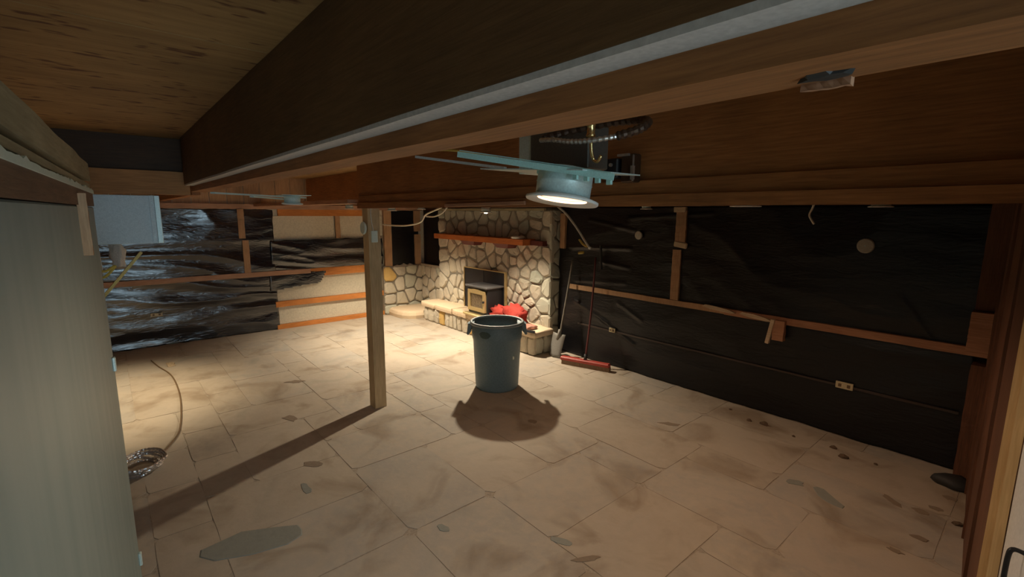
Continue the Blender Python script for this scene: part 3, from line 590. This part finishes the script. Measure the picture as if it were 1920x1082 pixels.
RIDGES=[(-4.4,1.5,-3.42,1.53,.028),(-4.07,1.87,-3.36,1.75,.022),(-3.86,1.34,-3.42,1.29,.025),(-4.28,1.05,-3.47,1.1,.02),(-3.44,1.9,-2.42,1.96,.02),(-3.55,.84,-3.2,.68,.03),(-4.28,.77,-3.7,.56,.03),(-3.8,.58,-3.3,.36,.03),(-.8,1.3,-.55,.95,.02)]
RF=lambda u,v,h: Vector((u,4.828-.006-h,v))
film('plastic_sheet',RF,-8.33,-7.56,.93,1.98,24,40,.010,1,3,'film2','narrow black plastic strip in the corner left of the chimney breast',5)
film('plastic_sheet',RF,-4.58,-.32,.01,2.03,240,130,.020,1.0,2.0,'film2','huge dusty black plastic sheet covering the right wall',6,ridges=RIDGES)
# hidden rail bulging under the plastic with two outlets
bm=rough_board(-4.2,-.36,4.792,4.80,.455,.475,n=60,amp=.004,seed=60); tag(link('plastic_ridge',bm,plain('brownish film ridge',(.05,.035,.03),.4)),'thin brown ridge line low on the right wall plastic','batten')
def out(name,par,x0,x1,y0,y1,z0,z1,label,c='outlet',ax='Y'):
    t=thing(name,((x0+x1)/2,(y0+y1)/2,z0),label,c)
    link('cover',B(x0,x1,y0,y1,z0,z1,bev=.003),'outlet',t)
    for s in (-.25,.25):
        if ax=='Y': cx=(x0+x1)/2+s*(x1-x0); link('socket_slot',B(cx-.012,cx+.012,y0-.002,y0+.002,(z0+z1)/2-.014,(z0+z1)/2+.014),'brown',t)
        else: cy=(y0+y1)/2+s*(y1-y0); link('socket_slot',B(x1-.002,x1+.002,cy-.012,cy+.012,(z0+z1)/2-.012,(z0+z1)/2+.012),'brown',t)
out('wall_outlet',None,-1.16,-1.03,4.775,4.79,.445,.505,'ivory outlet on the right wall plastic below the hanging wood splinter','outlet')
out('wall_outlet',None,-3.655,-3.565,4.775,4.79,.455,.51,'ivory outlet on the right wall plastic beside the broom handle','outlet')
out('wall_outlet',None,-8.355,-8.34,.36,.50,.45,.50,'ivory outlet on the shiny left wall plastic','outlet','X')
for x,z,r_,lab in ((-1.07,1.70,.062,'pale round cover disc high on the right wall, nearer the corner'),(-3.29,1.70,.05,'pale round cover disc high on the right wall, nearer the fireplace')):
    t=thing('cover_disc',(x,4.79,z-r_),lab,'cover'); link('disc',capped((x,4.80,z),[(r_*.9,-.004),(r_,0),(r_,.012),(r_*.88,.018)],28,rx(90)),'disc',t); link('screw',capped((x,4.779,z),[(.006,0),(.006,.003)],8,rx(90)),'steel',t)
# splinters on the right rail
for i,(x0,x1,z0,z1,a,lab) in enumerate(((-2.42,-2.07,.975,1.01,4.,'long pale splinter on the right wall girt, nearest the stud'),(-2.03,-1.72,.955,.99,2,'short pale splinter on the right wall girt, middle one'))):
    bm=new(); 
    pr=[(x0,.0,.012),(x0+.03,.0,.035),(x0+.14,0,.03),(x1-.06,-.02,.012),(x1,-.03,-.012),(x1-.05,-.035,-.02),(x0+.1,-.01,-.008)]
    lo=[bm.verts.new((p[0],4.74,z0+p[2])) for p in pr]; hi=[bm.verts.new((p[0],4.776,z0+p[2]-.004)) for p in pr]; n=len(pr)
    for k in range(n): bm.faces.new((lo[k],lo[(k+1)%n],hi[(k+1)%n],hi[k]))
    bm.faces.new(lo); bm.faces.new(hi); tag(link('wood_splinter',bm,'pale'),lab,'splinter')
hp=thing('broken_wood_block',(-1.68,4.75,.74),'split wood piece hanging down from the right wall girt','wood scrap')
link('block',rough_board(-1.70,-1.60,4.72,4.775,.775,.965,axis='Z',n=6,amp=.006),'pinkX',hp); bm=box(new(),-1.735,-1.70,4.70,4.74,.73,.975,bev=.004,rot=ry(9)); link('split_sliver',bm,'pale',hp)
# ================================================================ DUCT
du=thing('galvanised_duct',(-4.7,.12,1.70),'square galvanised sheet metal duct hanging by the grey partition','duct')
link('duct_shell',B(-5.35,-4.60,-.13,.30,1.70,2.065,bev=.003),'galv',du); link('flange',B(-4.63,-4.585,.30,.335,1.70,2.065,bev=.003),'steel',du); link('seam_strip',B(-4.598,-4.590,.27,.30,1.70,2.065),'galv',du)
for z in (1.75,1.88,2.01): link('rivet',capped((-4.588,.285,z),[(.006,-.002),(.006,.003)],8,ry(90)),'steel',du)
tag(link('rag_bundle',blob((-4.66,.045,1.60),(.035,.045,.13),6,.5),'ins',smooth=True),'whitish frayed rag hanging under the galvanised duct','rag')
tag(link('yellow_lath',box(new(),-3.6,-3.57,-.06,-.045,1.30,1.72,rot=rx(-38)),'yel'),'thin yellow stick slanting across the end of the grey partition','stick')
for v in bpy.data.objects['yellow_lath'].data.vertices: v.co.y+=.07
for v in bpy.data.objects['yellow_lath'].data.vertices: v.co.z+=.03
for i,(pts,lab) in enumerate((([(-3.6,-.09,1.62),(-3.6,-.03,1.60),(-3.6,.02,1.63),(-3.6,-.03,1.57),(-3.6,-.08,1.56)],'short tangled yellow wire end beside the partition edge'),)):
    bm=new(); tube(bm,pts,.008,6,6); tag(link('wire_tangle',bm,'yel'),lab,'wire')
bm=new(); tube(bm,[(-4.66,-.06,1.71),(-4.66,-.055,1.6),(-4.66,-.05,1.46)],.004,5,4); tag(link('thin_wire',bm,'cable'),'thin straight wire hanging from the left corner of the duct','wire')
# ================================================================ RECESSED CAN LIGHTS
def can(name,c,s,label,lit,tilt=(0,0),bars=True,drop=.035,mat='steel',group=None,full=True):
    t=thing(name,c,label,'light fixture',group); rot=ry(tilt[0])@rx(tilt[1]); c=Vector(c)
    bm=new(); lathe(bm,c,[(.070*s,.012*s),(.083*s,.010*s),(.084*s,.05*s),(.0855*s,.052*s),(.084*s,.055*s),(.084*s,.092*s),(.078*s,.095*s)],36,rot); rg=lathe(bm,c,[(.078*s,.095*s),(.002,.097*s)],36,rot); link('housing',bm,mat,t,True)
    bm=new(); lathe(bm,c,[(.076*s,.006*s),(.110*s,-.004*s),(.112*s,.0),(.112*s,.004*s),(.084*s,.014*s),(.076*s,.012*s),(.076*s,.006*s)],40,rot); link('trim_ring',bm,'enamel',t,True)
    bm=new(); lathe(bm,c,[(.076*s,.004*s),(.066*s,.04*s),(.045*s,.06*s),(.002,.062*s)],32,rot); link('reflector',bm,'reflector' if lit else 'enamel',t,True)  # in lit cans the reflector emits by itself to look lit by the bulb
    if lit: link('bulb',capped(c+rot@Vector((0,0,drop*s)),[(.02*s,-.012*s),(.034*s,.0),(.03*s,.015*s),(.012*s,.022*s)],18,rot),'glow',t,True)
    return t
c1=can('recessed_can_light',(-1.14,1.20,1.992),1.12,'lit recessed can light hanging crooked from its bars below the near joist',True,(1,-9))
# hanger bars, plate, junction box, conduit
def bar(par,name,a,b,w,h,mat):
    a,b=Vector(a),Vector(b); t=(b-a).normalized(); s=t.cross(Vector((0,0,1))).normalized(); u=s.cross(t); bm=new(); vs=[]
    for p in (a,b):
        for (i,j) in ((-1,-1),(1,-1),(1,1),(-1,1)): vs.append(bm.verts.new(p+s*w*i/2+u*h*j/2))
    for fi in ((0,1,2,3),(4,5,6,7),(0,1,5,4),(1,2,6,5),(2,3,7,6),(3,0,4,7)): bm.faces.new([vs[k] for k in fi])
    return link(name,bm,mat,par)
bar(c1,'hanger_bar',(-1.46,.99,2.158),(-.90,1.17,2.058),.006,.020,'teal'); bar(c1,'hanger_bar_channel',(-1.46,1.005,2.172),(-.92,1.185,2.073),.022,.003,'teal')
bar(c1,'hanger_bar',(-2.22,1.25,2.232),(-1.65,1.37,2.146),.02,.012,M['galv'])
link('mounting_plate',box(new(),-1.50,-.98,1.12,1.42,2.098,2.102,rot=ry(4)),'steel',c1)
link('bar_clip',B(-1.20,-1.08,1.135,1.15,2.083,2.094,bev=.002),'teal',c1)
for k in range(4): link('bar_tab',B(-1.035+k*.035,-1.017+k*.035,1.135+k*.012,1.145+k*.012,2.055-k*.006,2.073-k*.006,bev=.001),'teal',c1)
jb=link('junction_box',B(-1.52,-1.20,1.40,1.52,2.12,2.28,bev=.004),plain('grey box sheet',(.13,.12,.10),.5,.4),c1); link('box_side_panel',B(-1.60,-1.52,1.405,1.52,2.12,2.285,bev=.003),'steel',c1)
bm=new(); tube(bm,[(-1.25,1.2,2.205),(-1.17,1.18,2.196),(-1.08,1.17,2.180),(-1.0,1.18,2.176),(-.93,1.215,2.184)],.0075,10,10,ribs=1); link('armoured_conduit',bm,'silver',c1)
bm=new(); tube(bm,[(-.93,1.215,2.184),(-.885,1.26,2.204),(-.90,1.33,2.238),(-.98,1.36,2.256),(-1.08,1.34,2.256),(-1.2,1.29,2.240),(-1.27,1.23,2.215)],.013,10,8,ribs=1); link('conduit_loop',bm,'conduit',c1)
link('conduit_coupling',capped((-1.02,1.20,2.19),[(.014,0),(.016,.004),(.013,.012),(.013,.032),(.016,.036),(.012,.04)],14),'gold',c1,True)
bm=new(); tube(bm,[(-1.01,1.19,2.178),(-1.01,1.195,2.14),(-1.005,1.2,2.118)],.0055,8,3); tube(bm,[(-1.005,1.2,2.118),(-.99,1.2,2.112),(-.975,1.2,2.13)],.005,8,3); link('brass_hook',bm,'gold',c1,True)
cb=thing('cable_clamp_box',(-1.15,1.80,2.10),'small dark metal cable clamp box on the main beam behind the hanging lamp','electrical box')
link('box_body',B(-1.44,-1.36,1.79,1.86,2.11,2.20,bev=.006),'blackm',cb); link('box_lid',B(-1.35,-1.28,1.80,1.86,2.09,2.215,bev=.006),'conduit',cb); link('clamp_screw',capped((-1.39,1.785,2.17),[(.008,0),(.008,.01)],10,rx(90)),'silver',cb); link('lid_edge',B(-1.285,-1.272,1.785,1.80,2.10,2.16),'silver',cb); link('lid_edge',B(-1.36,-1.30,1.785,1.80,2.205,2.215),'silver',cb)
bm=new(); tube(bm,[(-2.12,1.25,2.255),(-1.95,1.26,2.242),(-1.8,1.27,2.22),(-1.62,1.3,2.185)],.006,6,6); tag(link('yellow_cable',bm,'yel'),'yellow cable running beside the hanger bars behind the near joist','cable')
link('torn_knot',blob((-.19,.615,2.104),(.022,.016,.012),4,.7,2),'dark',b1)
# second can light
c2=can('recessed_can_light',(-4.08,1.16,2.012),.72,'unlit recessed can light near the duct with a long hanger bar',False,(5,0))
bar(c2,'hanger_bar',(-3.42,.515,2.060),(-4.15,1.28,2.064),.03,.010,'tealb'); bar(c2,'hanger_bar',(-3.75,.80,2.052),(-4.3,1.24,2.048),.03,.008,'tealb'); link('mounting_plate',box(new(),-4.25,-3.95,1.05,1.27,2.076,2.080),'steel',c2)
# lamp over the hearth (lit) and small trims near the right wall
can('recessed_can_light',(-5.10,3.90,1.955),.75,'lit recessed lamp glowing in front of the stone chimney breast',True,drop=-.008)
for c,s,lab in (((-2.86,4.28,2.0),.55,'unlit recessed trim near the right wall, closest to the fireplace'),((-1.39,4.3,2.043),.95,'unlit recessed trim near the right wall with a wire hanging out'),((-.90,4.3,2.012),.7,'unlit recessed trim nearest the right corner'),((-7.4,2.95,2.0),.7,'unlit recessed trim beyond the post top'),((-6.6,3.78,2.0),.6,'unlit recessed trim above the corner plastic')):
    can('recessed_trim',c,s,lab,False)
can('recessed_can_light',(-6.1,-.25,1.975),.8,'lit recessed lamp hidden behind the grey partition',True); can('recessed_can_light',(-6.95,3.45,1.975),.7,'lit recessed lamp near the far stone corner',True); can('recessed_can_light',(-1.3,3.0,2.0),.8,'added lit lamp unseen behind the main beam, warming the right floor',True)  # last can is an added, unseen housing for the warm right floor light
# loose cables
def cab(name,pts,r_,mat,lab,cat='cable',n=7): bm=new(); tube(bm,pts,r_,n,6); return tag(link(name,bm,mat,smooth=True),lab,cat)
dw=thing('dangling_cable',(-2.6,3.0,1.6),'white cable end dangling in front of the right wall beside the fireplace','cable')
bm=new(); tube(bm,[(-3.0,3.19,2.10),(-2.93,3.08,2.07),(-2.905,3,2.02),(-2.80,3,1.95),(-2.68,3,1.84),(-2.59,3,1.74),(-2.53,3,1.675)],.0095,8,6); link('sheath',bm,'cable',dw,True)
link('wire_nut',capped((-2.525,3,1.66),[(.008,0),(.014,.01),(.012,.02)],10),'soap',dw); bm=new(); tube(bm,[(-2.55,3,1.68),(-2.60,3,1.70),(-2.64,3,1.735)],.009,7,3); link('yellow_conductor',bm,'yel',dw); bm=new(); tube(bm,[(-2.64,3,1.622),(-2.59,3,1.63)],.012,7,2); link('yellow_connector',bm,'yel',dw)
cab('looped_cable',[(-6.75,3.2,1.765),(-6.3,3.2,1.76),(-5.9,3.2,1.778),(-5.6,3.2,1.83),(-5.48,3.2,1.92),(-5.2,3.2,1.99),(-4.94,3.2,2.05)],.011,'cable','white cable sagging from the joists left of the chimney breast')
cab('looped_cable',[(-5.50,3.22,1.90),(-5.3,3.22,1.90),(-5.1,3.22,1.95),(-4.95,3.22,2.05)],.010,'cable','shorter white cable loop beside the sagging one')
cab('hanging_wire',[(-1.33,4.3,2.04),(-1.34,4.3,2.0),(-1.355,4.3,1.95),(-1.33,4.3,1.90),(-1.315,4.3,1.878)],.0085,'cable','curved pale wire hanging from a trim near the right corner','wire')
cab('floor_cord',[(-7.6,.28,.008),(-7.25,.33,.008),(-6.75,.42,.008),(-6.08,.43,.008),(-5.47,.39,.008),(-4.93,.32,.008),(-4.64,.215,.008),(-4.5,.14,.012)],.007,'brown','thin brown cord snaking over the floor to the coil by the partition','cord')
co=thing('cable_coil',(-4.35,.03,0),'coil of shiny armoured cable on the floor by the grey partition','cable coil')
for i in range(5):
    bm=new(); q=random.Random(i); R0=.13+.012*i; pts=[(-4.36+q.uniform(-.015,.015)+R0*math.cos(t),.02+q.uniform(-.01,.01)+R0*.9*math.sin(t),.014+.016*i+.008*math.sin(t*2+i)) for t in [2*math.pi*k/14 for k in range(15)]]
    tube(bm,pts,.010,8,5,ribs=1); link('coil_turn',bm,'silver',co)
# floor debris near the foot of the right wall
for i,(x,y) in enumerate(((-1.98,4.62),(-1.75,4.50),(-1.62,4.52),(-1.35,4.47),(-1.05,4.5),(-.95,4.38),(-.75,4.45),(-.22,3.95))):
    s=.012+.008*(i%3); tag(link('debris_crumb',blob((x,y,s*.4),(s*1.4,s,s*.8),i,.5,1),'lint'),'small dark crumb of debris along the right wall, '+['closest to the broom','second from the broom','third from the broom','fourth from the broom','fifth from the broom','sixth from the broom','seventh from the broom','beside the dark rag'][i],'debris','debris crumbs along the right wall')
sp=blob((-.30,4.52,.02),(.13,.07,.06),12,.6,2); tag(link('dark_rag',sp,'dark',smooth=True),'dark crumpled rag on the floor in the right corner','rag')
tag(link('wood_chip',irregular_slab(-7.35,-7.15,.42,.50,.001,.008,77),'pale'),'pale flat wood chip on the floor near the cord','scrap')
